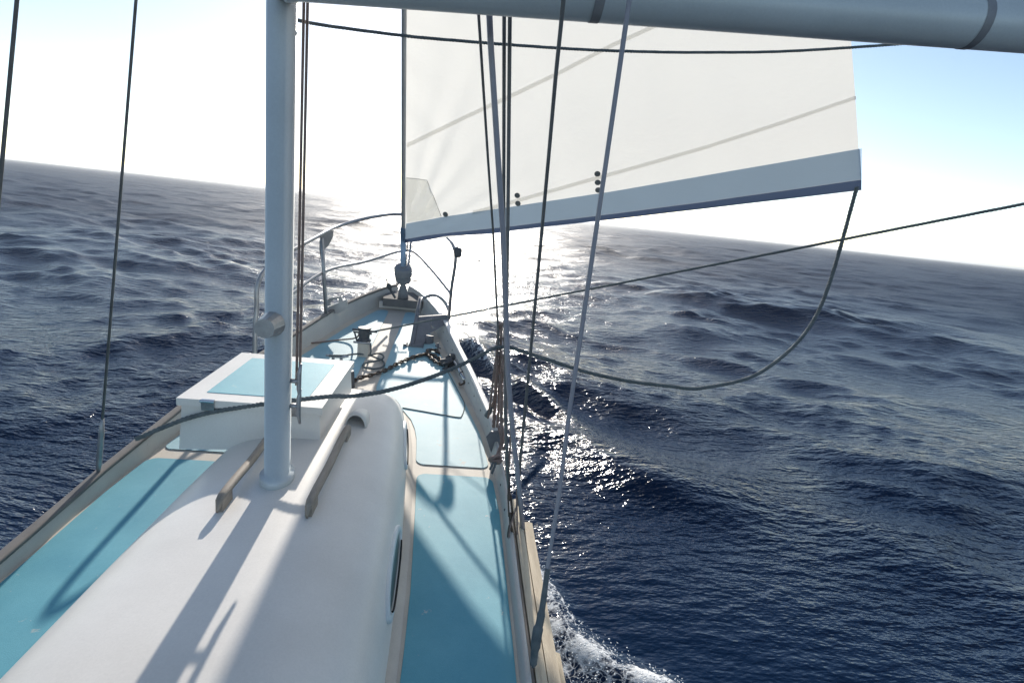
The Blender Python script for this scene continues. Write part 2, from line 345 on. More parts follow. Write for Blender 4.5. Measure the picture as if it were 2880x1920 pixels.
def build_foam():                                       # froth and droplets thrown up along the bow wave
    bm = bmesh.new(); L = WAVELINE; seg = np.hypot(*(L[1:]-L[:-1]).T); cum = np.concatenate([[0], np.cumsum(seg)])
    for i in range(2200):
        s = random.uniform(.15, cum[-1]); x = np.interp(s, cum, L[:, 0]); y = np.interp(s, cum, L[:, 1])
        off = .03+abs(random.gauss(0, .14)) if random.random() < .5 else random.uniform(0, 1.1)
        j = min(np.searchsorted(cum, s), len(L)-1); d = L[j]-L[j-1]; d = d/np.hypot(*d); nrm = np.array([d[1], -d[0]])
        if nrm[0] > 0: nrm = -nrm
        p = np.array([x, y]) + nrm*off
        if p[0] < 1.02: continue
        z = .05*math.exp(-(off/.15)**2) + random.uniform(-.01, .03 if off < .2 else .012)
        rad = random.uniform(.0015, .0048)
        bmesh.ops.create_icosphere(bm, subdivisions=1, radius=rad, matrix=Matrix.Translation((p[0], p[1], z)) @ Matrix.Diagonal((random.uniform(.7, 1.8), random.uniform(.7, 1.8), random.uniform(.5, 1), 1)))
    m, t, b = nt('sea_foam'); b.inputs['Base Color'].default_value = (.8, .82, .84, 1); b.inputs['Roughness'].default_value = .35
    o = from_bm('bow_wave_foam', bm, m, smooth=True)
    tag(o, 'white foam flecks and droplets thrown up along the bow wave', 'foam', kind='stuff')
build_foam()

# ------------------------------------------------------------------ the boat
boat = empty('sailboat', (0, 2.5, 0), 'white sailing boat with pale teal deck panels, seen from the cockpit towards its bow', 'sailboat')
BEAM = [(-3.0, .78), (-1, .88), (.5, .917), (1.5, .926), (2.5, .918), (3.21, .862), (3.98, .705), (4.65, .552), (5.1, .448), (5.35, .372), (5.6, .288), (5.85, .185), (6.02, .09), (6.10, .03)]
def hb(y): return interp(y, BEAM)
def bh(y): return interp(y, [(-3, .05), (1.8, .05), (2.4, .065), (3.2, .10), (4.0, .13), (5.0, .16), (6.0, .15)])        # bulwark height
def add(o): return parent_keep(o, boat)
YS = list(np.linspace(-3, 4.5, 38)) + list(np.linspace(4.6, 6.10, 24))
# hull
rows = []
for y in YS:
    b = hb(y) + .18*bh(y) + .020; t = zd(y) + bh(y) - .012
    k = max(0.0, (y-3.4)/2.7)
    lows = [(1.0, 0), (1.0, -.10), (1.0 - .02 - .10*k, -.35), (.95 - .30*k, -.62), (.86 - .55*k, -.95), (.60-.5*k, -1.30), (.02, -1.5)]
    pr = [Vector((b*f, y - .25*(-dz)*k, t+dz)) for f, dz in lows]
    rows.append([Vector((-p.x, p.y, p.z)) for p in pr] + pr[::-1])
add(loft('hull', rows, M_hull))
# deck
rows = [[Vector(((hb(y)+.006)*s, y, zd(y))) for s in np.linspace(-1, 1, 13)] for y in YS]
add(loft('deck', rows, M_cream))
# bulwarks: inner face, top, with cap rail
for sgn, nm in ((1, 'bulwark'), (-1, 'bulwark')):
    rows = []
    for y in YS:
        b, h, z = hb(y), bh(y), zd(y)
        rows.append([Vector((sgn*(b+dx), y, z+dz)) for dx, dz in ((-.004, -.01), (.10*h, h*.55), (.18*h, h-.006), (.18*h+.006, h), (.18*h+.016, h), (.18*h+.020, h-.006))])
    add(loft(nm, rows, M_bulw))
    rows = []
    for y in YS:
        if y < 3.0 and sgn > 0: continue
        b, h, z = hb(y), bh(y), zd(y)
        rows.append([Vector((sgn*(b+dx), y, z+h+dz)) for dx, dz in ((.12*h, .002), (.12*h, .014), (.12*h+.005, .018), (.12*h+.036, .018), (.12*h+.042, .014), (.12*h+.042, .002))])
    add(loft('bulwark_cap', rows, M_cap if sgn < 0 else M_white, close=True, cap=True))
# screw heads on the inside of the starboard bulwark
for y in np.arange(2.4, 5.0, .21):
    h = bh(y); p = Vector((hb(y)+.10*h-.001, y, zd(y)+h*.55)); bm = bmesh.new()
    bmesh.ops.create_uvsphere(bm, u_segments=8, v_segments=5, radius=.0065, matrix=Matrix.Translation(p) @ Matrix.Diagonal((.5, 1, 1, 1)))
    add(from_bm('screw', bm, M_dark, smooth=True))
# bow: athwartships board with the stem platform on top
y0 = 5.76
bm = bmesh.new(); box_bm(bm, (.02, y0+.02, zd(y0)+.03), (hb(y0)*2-.005, .04, .075)); add(from_bm('bow_board', bm, M_white, bevel=.006))
rows = []
for y in np.linspace(5.70, 6.00, 8):
    b = min(hb(y)+.02, .20); z = zd(y)+.075; c_ = .045
    rows.append([Vector((c_-b, y, z-.035)), Vector((c_-b, y, z+.045)), Vector((c_+b, y, z+.045)), Vector((c_+b, y, z-.035))])
add(loft('bow_platform', rows, M_cap, close=True, cap=True, smooth=False))

# non-slip panels
def panel(rows_, name='deck_panel', mat=None, dz=.005):
    R_ = []
    for y, a, b in rows_:
        e = .004
        R_.append([Vector((a, y, zd(y)+.001)), Vector((a+.001, y, zd(y)+dz))] + [Vector((lerp(a, b, s), y, zd(y)+dz)) for s in (.2, .4, .6, .8)] + [Vector((b-.001, y, zd(y)+dz)), Vector((b, y, zd(y)+.001))])
    return add(loft(name, R_, mat or M_teal, smooth=False))
def rounded(ys, L, Rr, y0, y1, rad=.05):
    out = []
    for y in ys:
        d = max(0, rad-(y-y0)) if y < y0+rad else max(0, rad-(y1-y))
        c = rad - math.sqrt(max(rad*rad-d*d, 0)); a, b = L(y)+c, Rr(y)-c
        if b-a < .005: a = b = (a+b)/2; b += .005
        out.append((y, a, b))
    return out
def ys_(y0, y1, n, rad=.05): return sorted(set([y0+rad*(1-math.cos(k*math.pi/16)) for k in range(9)] + list(np.linspace(y0+rad, y1-rad, n)) + [y1-rad*(1-math.cos(k*math.pi/16)) for k in range(9)]))
CAB = [(-3, .50), (1.0, .54), (1.48, .536), (1.81, .532), (2.35, .50), (2.76, .472), (2.87, .462), (3.1, .44), (3.27, .41), (3.45, .35), (3.6, .30)]
for sg in (1, -1):
    L = lambda y: interp(y, CAB); Rr = lambda y: hb(y)-interp(y, [(0, .010), (2.5, .014), (3.2, .036), (4.0, .05), (5, .07)])
    def mir(rows_): return rows_ if sg > 0 else [(y, -b, -a) for y, a, b in rows_]
    panel(mir(rounded(ys_(-2.5, 2.735, 20), L, Rr, -2.5, 2.735)))
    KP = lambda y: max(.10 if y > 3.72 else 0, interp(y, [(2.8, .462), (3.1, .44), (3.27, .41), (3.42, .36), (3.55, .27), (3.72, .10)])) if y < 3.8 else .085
    panel(mir(rounded(ys_(2.83, 5.68, 24), KP, Rr, 2.83, 5.68)), mat=M_teal_glare)

# cabin trunk, a rounded white shell
CW = [(-3, .47), (1.0, .50), (1.6, .488), (2.1, .468), (2.6, .432), (3.0, .392), (3.3, .345), (3.5, .30), (3.62, .25), (3.7, .18)]
CH = [(-3, .36), (1.0, .345), (2.2, .325), (2.8, .30), (3.1, .265), (3.35, .185), (3.52, .10), (3.64, .03), (3.7, .0)]
def cw(y): return interp(y, CW)
def ch(y): return interp(y, CH)
def smooth_tab(tab):
    ys = np.linspace(-3, 3.7, 300); v = np.interp(ys, [a for a, _ in tab], [b for _, b in tab])
    k = np.exp(-np.linspace(-2, 2, 25)**2); k /= k.sum(); vp = np.concatenate([np.full(12, v[0]), v, np.full(12, v[-1])]); return list(zip(ys, np.convolve(vp, k, 'valid')))
CW, CH = smooth_tab(CW), smooth_tab(CH)
NE = 3.6
def cabin_pt(y, a):                                     # a: angle from the starboard base (0) over the top to the port base (pi)
    c, s = math.cos(a), math.sin(a)
    return Vector((cw(y)*math.copysign(abs(c)**(2/NE), c)*(1-.055*abs(s)**(2/NE)*(abs(c) > .02)), y, zd(y) + ch(y)*abs(s)**(2/NE)*(1+.05*(1-abs(c)))))
def side_x(y, dz):                                      # starboard side of the cabin at a height above the deck
    f = min(max(dz/ch(y), 0), .97); s = f**(NE/2); a = math.asin(min(s, 1)); return cabin_pt(y, a).x
def roof_z(y, x):
    lo, hi = 0.0, math.pi/2
    for _ in range(40):
        m_ = (lo+hi)/2
        if cabin_pt(y, m_).x > x: lo = m_
        else: hi = m_
    return cabin_pt(y, lo).z
rows = []
for y in list(np.linspace(-3, 2.6, 34)) + list(np.linspace(2.7, 3.7, 28)):
    angs = [math.pi*k/48 for k in range(49)]
    rows.append([cabin_pt(y, a) - Vector((0, 0, .004 if a in (0, math.pi) else 0)) for a in angs])
cabin = add(loft('cabin_trunk', rows, M_white))
def sub(o, p):                                           # a sub-part: all parts share the boat's frame
    o.parent = p; o.matrix_parent_inverse = Matrix.Identity(4); return o
# cream flange where the cabin meets the side deck
for sg in (1, -1):
    rows = [[Vector((sg*(cw(y)-.03), y, zd(y)+.012)), Vector((sg*(cw(y)+.004), y, zd(y)+.012)), Vector((sg*(cw(y)+.022), y, zd(y)+.007)), Vector((sg*(cw(y)+.034), y, zd(y)+.001))] for y in np.linspace(-3, 3.4, 50)]
    sub(loft('cabin_flange', rows, M_cream), cabin)
# portlights
def portlight(yc, zc, ly, lz, sg=1):
    def sp(y, dz, off): return Vector((sg*(side_x(y, dz)+off), y, zd(y)+dz))
    def ring(fy, fz, off): return [sp(yc + ly*fy*math.copysign(abs(math.cos(t))**.8, math.cos(t)), zc + lz*fz*math.copysign(abs(math.sin(t))**.9, math.sin(t)), off) for t in np.linspace(0, 2*math.pi, 40, endpoint=False)]
    sub(loft('portlight_frame', [ring(1, 1, -.002), ring(1, 1, .008), ring(.97, .94, .012), ring(.88, .74, .012), ring(.86, .70, .003)], M_alu, close=True), cabin)
    a = ring(.87, .72, .004); me = bpy.data.meshes.new('portlight_pane'); me.from_pydata([tuple(p) for p in a], [], [tuple(range(len(a)))]); sub(link('portlight_pane', me, M_glass, None, False), cabin)
    g0 = ring(.80, .70, .0125)
    sub(tube('portlight_gasket', g0[21:39], .0035, M_pad, None, 6), cabin)
for sg in (1, -1):
    portlight(1.83, .135, .25, .058, sg); portlight(2.84, .115, .25, .045, sg)
# handrails of weathered wood
for sg in (1, -1):
    xs = .152*sg; rows = []
    for k, y in enumerate(np.linspace(1.80, 2.52, 30)):
        e = min(1, (2.52-y)/.05+.25, (y-1.80)/.05+.3); z = roof_z(y, xs); hgt = .045 + .004*math.sin(y*14)
        rows.append([Vector((xs+dx*e, y, z+hgt*min(1, e*1.2)+dz)) for dx, dz in ((-.014, -.012), (-.016, 0), (-.009, .010), (.009, .010), (.016, 0), (.014, -.012))])
    hr = sub(loft('handrail', rows, M_teak, close=True, cap=True), cabin)
    for y in (1.86, 2.46):
        z = roof_z(y, xs); bm = bmesh.new(); box_bm(bm, (xs, y, z+.017), (.024, .085, .05)); sub(from_bm('handrail_foot', bm, M_teak, bevel=.006), cabin)
# moulded vent hood, open towards the stern
def vent():
    bx, by = .165, 2.60; n = 18; rows = []
    prof = [(0, .046, .062), (.0, .052, .070), (.03, .056, .072), (.09, .054, .060), (.15, .045, .040), (.21, .028, .016), (.25, .01, -.004)]
    for dy, hw, hh in prof:
        rows.append([Vector((bx+hw*math.cos(a), by+dy, roof_z(by+dy, bx)-.006+max(hh, 0)*math.sin(a))) for a in np.linspace(0, math.pi, n)])
    sub(loft('vent_hood', rows, M_white), cabin)
    rows = []
    for dy, f in ((.001, 1), (.05, .98), (.10, .85)):
        rows.append([Vector((bx+.0455*f*math.cos(a), by+dy, roof_z(by+dy, bx)-.004+.061*f*math.sin(a))) for a in np.linspace(0, math.pi, n)])
    o = sub(loft('vent_throat', rows, M_white), cabin)
    a = [Vector((bx+.0455*.85*math.cos(t), by+.10, roof_z(by+.1, bx)-.004+.061*.85*math.sin(t))) for t in np.linspace(0, math.pi, n)]
    sub(mesh('vent_mesh', a, [tuple(range(n))], M_grey, None, False), cabin)
vent()
# fore hatch, white coaming and lid with a teal panel
def hatch():
    x0, x1, ya, yb = -.56, .035, 2.42, 3.12; zt = 1.475; bm = bmesh.new()
    lo = [Vector((x, y, roof_z(y, min(abs(x), .3))-.05)) for x, y in ((x0-.012, ya-.01), (x1+.012, ya-.01), (x1+.012, yb+.012), (x0-.012, yb+.012))]
    hi = [Vector((x, y, zt - .03 + .02*(y-ya))) for x, y in ((x0, ya), (x1, ya), (x1, yb), (x0, yb))]
    A = [bm.verts.new(p) for p in lo]; B = [bm.verts.new(p) for p in hi]; bm.faces.new(A[::-1]); bm.faces.new(B)
    for i in range(4): bm.faces.new((A[i], A[(i+1) % 4], B[(i+1) % 4], B[i]))
    h = add(from_bm('hatch_coaming', bm, M_white, bevel=.018, seg=3))
    bm = bmesh.new(); T = [Vector((x, y, zt-.028+.02*(y-ya))) for x, y in ((x0-.015, ya-.015), (x1+.015, ya-.015), (x1+.015, yb+.015), (x0-.015, yb+.015))]
    prism_bm(bm, T, Vector((0, 0, .034))); l = sub(from_bm('hatch_lid', bm, M_white, bevel=.012, seg=3), h)
    bm = bmesh.new(); q = .075; T = [Vector((x, y, zt+.0045+.02*(y-ya))) for x, y in ((x0+q, ya+q), (x1-q, ya+q), (x1-q, yb-q), (x0+q, yb-q))]
    prism_bm(bm, T, Vector((0, 0, .004))); sub(from_bm('hatch_panel', bm, M_teal), h)
    for xx in (x0+.12, x1-.12):
        bm = bmesh.new(); box_bm(bm, (xx, ya-.018, zt-.015), (.055, .012, .05)); tube_bm(bm, [Vector((xx-.03, ya-.026, zt+.004)), Vector((xx+.03, ya-.026, zt+.004))], .007, 8); sub(from_bm('hatch_hinge', bm, M_inox), h)
hatch()

# rubbing planks of raw wood along the starboard side
def plank(y0_, y1_, dx0, wdt, dz, th, taper=0.0):
    rows = []
    for y in np.linspace(y0_, y1_, 30):
        b = hb(y)+dx0; z = zd(y)+bh(y)+dz + .002*math.sin(y*9+dx0*50); w_ = wdt
        rows.append([Vector((b, y, z)), Vector((b, y, z+th)), Vector((b+w_*.5, y, z+th+.002)), Vector((b+w_, y, z+th-.003)), Vector((b+w_, y, z))])
    return add(loft('rubbing_plank', rows, M_wood, close=True, cap=True, smooth=False))
plank(-3, 2.45, .044, .036, -.055, .052)
plank(-3, 2.28, .0835, .042, -.060, .055)
plank(-3, 1.62, .129, .026, -.12, .06)
rows = [[Vector((hb(y)+dx, y, zd(y)+bh(y)+dz)) for dx, dz in ((.030, -.06), (.031, -.012), (.040, -.012), (.041, -.06))] for y in np.linspace(-3, 3.0, 40)]
add(loft('toe_rail', rows, M_teak, close=True, cap=True, smooth=False))

# pulpit: bent tubes round the bow
PR = .0155
top = spline([Vector((-hb(3.85)-.03, 3.85, zd(3.85)+bh(3.85))), Vector((-hb(3.87)-.03, 3.87, zd(3.87)+.45)), Vector((-hb(3.95)-.02, 3.97, zd(3.95)+.74)), atY(900, 661, 4.85), atY(960, 633, 5.35), atY(1060, 608, 5.75), atY(1130, 603, 6.0), atY(1190, 618, 5.9), atY(1253, 664, 5.35), atY(1276, 695, 5.12), atY(1281, 735, 5.10), atY(1270, 810, 5.22), atY(1262, 897, 5.45)], 8)
pulpit = add(tube('pulpit_rail', top, PR, M_galv, None, 10))
mid = spline([Vector((-hb(3.87)-.03, 3.87, zd(3.87)+.38)), atY(900, 770, 4.85), atY(1030, 735, 5.45), atY(1128, 706, 5.9), atY(1165, 710, 5.95), atY(1210, 755, 5.65), atY(1268, 826, 5.24)], 8)
sub(tube('pulpit_mid_rail', mid, PR*.85, M_galv, None, 8), pulpit)
sub(tube('pulpit_foot', spline([dk(1181, 848, .22), atY(1190, 838, 5.5), atY(1222, 830, 5.45), atY(1248, 846, 5.4), atY(1262, 872, 5.38)], 6), PR, M_galv, None, 8), pulpit)
sub(tube('pulpit_leg', [atY(1157, 672, 5.8), atY(1149, 745, 5.72), atY(1144, 800, 5.7)], PR*.7, M_galv, None, 8), pulpit)
pl = atY(905, 668, 4.86); sub(tube('pulpit_leg', [pl, Vector((-.53, 4.9, zd(4.9)+.15))], PR, M_galv, None, 8), pulpit)
# navigation light on the starboard leg
c = atY(1288, 710, 5.08); bm = bmesh.new(); tube_bm(bm, [c+Vector((.0, 0, -.045)), c+Vector((0, 0, -.03)), c+Vector((0, 0, .03)), c+Vector((0, 0, .045))], [.02, .036, .036, .02], 12); nl = sub(from_bm('navigation_light', bm, M_dark, smooth=False), pulpit)
sub(tube('light_bracket', [c+Vector((-.045, 0, .03)), c+Vector((0, 0, .052))], .007, M_galv, None, 6), pulpit)
# name board hung on the port rail
bm = bmesh.new(); prism_bm(bm, [atY(904, 657, 4.87), atY(939, 648, 5.16), atY(936, 668, 5.16), atY(925, 690, 5.10), atY(906, 708, 4.98), atY(900, 735, 4.9), atY(899, 680, 4.87)], Vector((-.006, .012, 0)))
sub(from_bm('rail_board', bm, M_grey, bevel=.002), pulpit)

# port fairlead, a cast bracket with two horns
def fairlead():
    P = lambda x, y: atY(x, y, 5.02)
    bm = bmesh.new(); d = Vector((0, .03, 0))
    prism_bm(bm, [P(918, 866), P(974, 842), P(979, 868), P(950, 882), P(922, 876)], d)
    prism_bm(bm, [P(914, 862), P(922, 840), P(938, 836), P(952, 834), P(951, 841), P(934, 846), P(928, 852), P(930, 858)], d)
    prism_bm(bm, [P(952, 850), P(953, 836), P(959, 833), P(964, 846)], d)
    add(from_bm('fairlead', bm, M_galv, bevel=.003))
fairlead()
# mooring post with cap and cross pins on the foredeck
def post():
    base = dk(1022, 1000); bx, by, bz = base; bm = bmesh.new()
    box_bm(bm, (bx, by, bz+.06), (.085, .085, .14)); p = add(from_bm('mooring_post', bm, M_cream, bevel=.006))
    bm = bmesh.new(); tube_bm(bm, [Vector((bx, by, bz+z)) for z in (.125, .135, .15, .215, .23, .236)], [.056, .056, .042, .046, .056, .05], 14); sub(from_bm('post_drum', bm, M_dark, smooth=False), p)
    sub(tube('cross_pin', [Vector((bx-.095, by-.01, bz+.215)), Vector((bx+.10, by+.01, bz+.205))], .009, M_dark), p)
    sub(tube('cross_pin', [Vector((bx-.09, by+.02, bz+.188)), Vector((bx+.06, by-.02, bz+.192))], .008, M_dark), p)
    sub(tube('hold_down_bar', [Vector((bx-.07, by-.045, bz+.20)), Vector((bx-.045, by-.05, bz+.125))], .007, M_dark), p)
    sub(tube('base_bar', [Vector((bx-.075, by-.05, bz+.122)), Vector((bx+.06, by-.05, bz+.118))], .009, M_galv), p)
    return Vector((bx, by, bz))
POST = post()
def cleat(p, s=1.0, ang=0.0, mat=M_dark):
    M = Matrix.Rotation(ang, 3, 'Z'); bm = bmesh.new()
    tube_bm(bm, [p + M @ Vector((-.085*s, 0, .052*s)), p + M @ Vector((-.04*s, 0, .046*s)), p + M @ Vector((.04*s, 0, .046*s)), p + M @ Vector((.085*s, 0, .052*s))], [.008*s, .013*s, .013*s, .008*s], 8)
    for k in (-.03, .03): tube_bm(bm, [p + M @ Vector((k*s, 0, -.004)), p + M @ Vector((k*s, 0, .046*s))], [.014*s, .010*s], 8)
    box_bm(bm, p + Vector((0, 0, .003)), (.11*s, .05*s, .008), M)
    return add(from_bm('mooring_cleat', bm, mat, smooth=False))
CL = dk(948, 1018); cleat(CL, 1.0, .1, M_galv)
cleat(dk(1262, 1036), 1.1, 1.0)
# chain pipe beside the hatch
p = dk(990, 1088); bm = bmesh.new(); tube_bm(bm, [p+Vector((-.02, 0, -.01)), p+Vector((-.02, 0, .10)), p+Vector((-.02, .0, .12))], [.04, .032, .028], 12); add(from_bm('chain_pipe', bm, M_dark, smooth=False))
# chainplates on the starboard bulwark
bm = bmesh.new(); d = Vector((.006, .02, .0)); P = lambda x, y: atY(x, y, 2.98)
prism_bm(bm, [P(1379, 1214), P(1403, 1213), P(1406, 1254), P(1396, 1278), P(1384, 1281), P(1367, 1228)], d); add(from_bm('chainplate', bm, M_iron, bevel=.003))
bm = bmesh.new(); d = Vector((.006, .01, .0)); P = lambda x, y: atY(x, y, 2.20)
prism_bm(bm, [P(1431, 1500), P(1446, 1500), P(1447, 1535), P(1430, 1536)], d); add(from_bm('chainplate', bm, M_grey, bevel=.002))

# ------------------------------------------------------------------ rig
mast = empty('mast', (-.03, 2.05, roof_z(2.05, 0)), 'grey aluminium mast standing on the cabin roof, left of the boom', 'mast')
mz = roof_z(2.05, 0)
rows = []
for z in (mz-.01, mz+.03, mz+.031, 5.0, 9.2):
    f = 1.35 if z < mz+.0305 else 1.0
    rows.append([Vector((-.03+.046*f*math.cos(a), 2.05+.062*f*math.sin(a), z)) for a in np.linspace(0, 2*math.pi, 20, endpoint=False)])
parent_keep(loft('mast_tube', rows, M_alu, close=True, cap=True), mast)
bm = bmesh.new(); box_bm(bm, (-.03, 1.984, 6.1), (.014, .012, 6.1)); parent_keep(from_bm('sail_track', bm, M_inox), mast)
for zz, aa in ((1.72, .3), (1.62, -.5)):
    bm = bmesh.new(); xx = .022; tube_bm(bm, [Vector((xx+.03, 2.05, zz-.07)), Vector((xx+.024, 2.05, zz-.03)), Vector((xx+.024, 2.05, zz+.03)), Vector((xx+.03, 2.05, zz+.07))], [.005, .009, .009, .005], 8); tube_bm(bm, [Vector((xx-.012, 2.05, zz)), Vector((xx+.024, 2.05, zz))], .009, 8); parent_keep(from_bm('mast_cleat', bm, M_galv, smooth=True), mast)
for k, xx in enumerate((.03, .042)):
    parent_keep(tube('halyard', spline([Vector((xx-.004, 2.07, 9.0)), Vector((xx, 2.08, 4.0)), Vector((xx+.004, 2.06, 1.70-.1*k))], 6), .005, M_ropeb, None, 6), mast)
bm = bmesh.new(); box_bm(bm, (.0, 1.985, 3.05), (.05, .06, .11)); parent_keep(from_bm('gooseneck', bm, M_galv, bevel=.006), mast)
bm = bmesh.new(); tube_bm(bm, [Vector((-.03, 1.98, 1.95)), Vector((-.03, 1.90, 1.95))], [.045, .034], 14); parent_keep(from_bm('halyard_winch', bm, M_galv, smooth=False), mast)

boom = empty('boom', (.02, 1.90, 3.045), 'thick grey aluminium boom swung out across the top of the view', 'boom')
def bz(x): return 3.048 + .066*(x-.13)
rows = []
for x in (.03, .06, .061, 3.70, 3.701, 3.74):
    f = 1.06 if x < .0605 or x > 3.7005 else 1.0
    rows.append([Vector((x, 1.88+.070*f*math.cos(a), bz(x)+.078*f*math.sin(a))) for a in np.linspace(0, 2*math.pi, 24, endpoint=False)])
parent_keep(loft('boom_tube', rows, M_alu, close=True, cap=True), boom)
for x in (.95, 2.2):
    rows = [[Vector((xx, 1.88+(.0715)*math.cos(a), bz(xx)+(.0795)*math.sin(a))) for a in np.linspace(0, 2*math.pi, 24, endpoint=False)] for xx in (x, x+.03)]
    parent_keep(loft('boom_band', rows, M_grey, close=True), boom)
# roller furler on the forestay
FA, FB = Vector((.040, 5.62, 1.751)), Vector((.017, 2.05, 9.145)); fd = (FB-FA).normalized()
def stay(z): t = (z-FA.z)/(FB.z-FA.z); return FA + (FB-FA)*t
furler = empty('roller_furler', stay(1.66), 'grey roller furler with drum on the forestay above the bow', 'furler')
parent_keep(tube('luff_foil', [stay(2.06), stay(9.0)], .0205, M_foil, None, 10), furler)
parent_keep(tube('furled_cloth_wrap', [stay(1.80), stay(1.93), stay(2.17), stay(2.19)], [.026, .027, .028, .017], M_strip, None, 12), furler)
bm = bmesh.new(); tube_bm(bm, [stay(z) for z in (1.635, 1.643, 1.66, 1.685, 1.715, 1.765, 1.785, 1.792, 1.802)], [.042, .072, .079, .080, .088, .089, .080, .028, .026], 22); parent_keep(from_bm('furler_drum', bm, M_grey, smooth=False), furler)
bm = bmesh.new(); tube_bm(bm, [stay(1.708), stay(1.715)], [.091, .091], 22); parent_keep(from_bm('drum_rim', bm, M_galv, smooth=False), furler)
bm = bmesh.new(); tube_bm(bm, [stay(1.43), stay(1.53), stay(1.58), stay(1.635)], [.058, .046, .028, .030], 12); parent_keep(from_bm('furler_toggle', bm, M_grey, smooth=True), furler)
q = stay(1.60); parent_keep(tube('toggle_pin', [q+Vector((-.07, 0, 0)), q+Vector((.06, 0, .015)), q+Vector((.075, 0, .05)), q+Vector((.15, 0, .045))], .006, M_dark), furler)
q = dk(1100, 836, .2)
bm = bmesh.new(); tube_bm(bm, spline([atY(1086, 783, 5.55), atY(1092, 800, 5.55), atY(1100, 818, 5.55), atY(1112, 838, 5.55)], 5), [.006]*5+[.022]*4+[.012]*7, 8); parent_keep(from_bm('furler_shackle', bm, M_dark, smooth=True), furler)

# jib: one plane through the forestay, set out to starboard
JQ = Vector((.79, 4.79, 2.223)); JN = (FB-FA).cross(JQ-FA).normalized()
if JN.y > 0: JN = -JN                                   # towards the camera
def jib(x, y, off=0.0): d = ray(x, y); return CAM + d*((FA-CAM).dot(JN)/d.dot(JN)) + JN*off
TACK, CLEW, HEAD = jib(1138, 681), jib(2420, 543), stay(8.8)
HEAD = HEAD
ax1 = (CLEW-TACK).normalized()
def belly(p):
    dl = (p-FA - fd*(p-FA).dot(fd)).length; h = max(0, (p-TACK).dot((HEAD-TACK).normalized()))
    dfoot = max(0, (p - TACK).z - .0)
    a = dl*math.exp(-dl/1.6)*.20*min(1, dfoot/1.2)
    wr = .010*math.exp(-dl/.5)*math.sin(p.z*17+dl*9)*noise.noise(p*2.2)*2 + .008*noise.noise(Vector((p.x*2.5+p.z*1.5, p.y*2.5, p.z*.9)))*min(1, dl/.2)
    # creases fanning up from the tack
    v = p-TACK; ang = math.atan2(v.z, (v-Vector((0, 0, v.z))).length); rr = v.length
    wr += .005*math.sin(ang*34)*math.exp(-((rr-.9)/.55)**2)
    wr += .006*noise.noise(Vector((ang*14, rr*.8, 3.0)))*math.exp(-rr/1.6)*2
    return -a + wr
def sail_surface(p): return p - JN*0 + JN*belly(p)
jibt = empty('jib', TACK, 'white jib sail with blue sun strip along its foot, set to starboard', 'sail')
rows = []
nu, nv = 90, 130
for j in range(nv+1):
    v = (j/nv)**1.6; L = stay(lerp(TACK.z, HEAD.z, v)); E = CLEW + (HEAD-CLEW)*v
    if j == 0: L = TACK
    rows.append([sail_surface(L + (E-L)*(i/nu)**1.0) for i in range(nu+1)])
parent_keep(loft('sail_cloth', rows, M_sail), jibt)
def band(name, up, lo, mat, off, n=60):
    """a strip of cloth sewn on between two lines of the sail"""
    def along(pts, s): x = lerp(pts[0][0], pts[-1][0], s); return x, interp(x, pts)
    rows_ = []
    for i in range(n+1):
        s = i/n; a, b = along(lo, s), along(up, s)
        rows_.append([sail_surface(jib(lerp(a[0], b[0], t), lerp(a[1], b[1], t))) + JN*off for t in (0, .25, .5, .75, 1)])
    return parent_keep(loft(name, rows_, mat), jibt)
foot = [(1139, 682), (1180, 678), (1226, 671), (1254, 663), (1380, 659), (1432, 651), (1689, 624), (1980, 591), (2420, 541)]
mid_ = [(1141, 671), (1255, 655), (1440, 638), (1675, 611), (1980, 572), (2420, 512)]
upper = [(1143, 629), (1255, 609), (1440, 584), (1695, 547), (1980, 499), (2420, 425)]
band('sun_strip', upper, mid_, M_strip, .006)
band('strip_edge', mid_, foot, M_navy, .008)
def seam(c, w_): return band('seam_tape', [(x, y-w_) for x, y in c], [(x, y+w_) for x, y in c], M_tape, .004)
seam([(1145, 409), (1280, 341), (1439, 265), (1560, 206), (1690, 137), (1831, 73), (2100, -50), (2395, -185)], 6.5)
seam([(1325, 601), (1432, 573), (1560, 537), (1672, 506), (1800, 471), (1980, 420), (2200, 350), (2402, 282)], 5.5)
bm = bmesh.new(); vs = [bm.verts.new(sail_surface(jib(*q))+JN*.005) for q in ((1143, 500), (1170, 503), (1196, 509), (1218, 560), (1239, 610), (1190, 619), (1144, 627))]; bm.faces.new(vs); parent_keep(from_bm('corner_patch', bm, M_patch), jibt)
bm = bmesh.new(); tube_bm(bm, [sail_surface(jib(*q))+JN*.006 for q in ((1145, 500), (1170, 503), (1196, 509), (1218, 560), (1239, 610))], .0022, 5); parent_keep(from_bm('patch_stitching', bm, M_dot), jibt)
for q in ((1251, 604), (1447, 554), (1450, 576), (1670, 495), (1672, 519), (1674, 540)):
    p = sail_surface(jib(*q)); r_ = 7.2/F_PX*(p-CAM).length; bm = bmesh.new(); e1 = (CLEW-TACK).normalized(); e2 = JN.cross(e1)
    prism_bm(bm, [p+JN*.009+e1*r_*1.25*math.cos(a)+e2*r_*math.sin(a) for a in np.linspace(0, 2*math.pi, 18, endpoint=False)], JN*.003); parent_keep(from_bm('reef_patch', bm, M_dot, smooth=False), jibt)
bm = bmesh.new(); e_ = TACK+Vector((0, 0, 0)); tube_bm(bm, [stay(1.81)+Vector((.03, -.02, 0)), TACK+Vector((.03, -.02, .03))], .006, 6); parent_keep(from_bm('tack_strop', bm, M_rope, smooth=True), jibt)

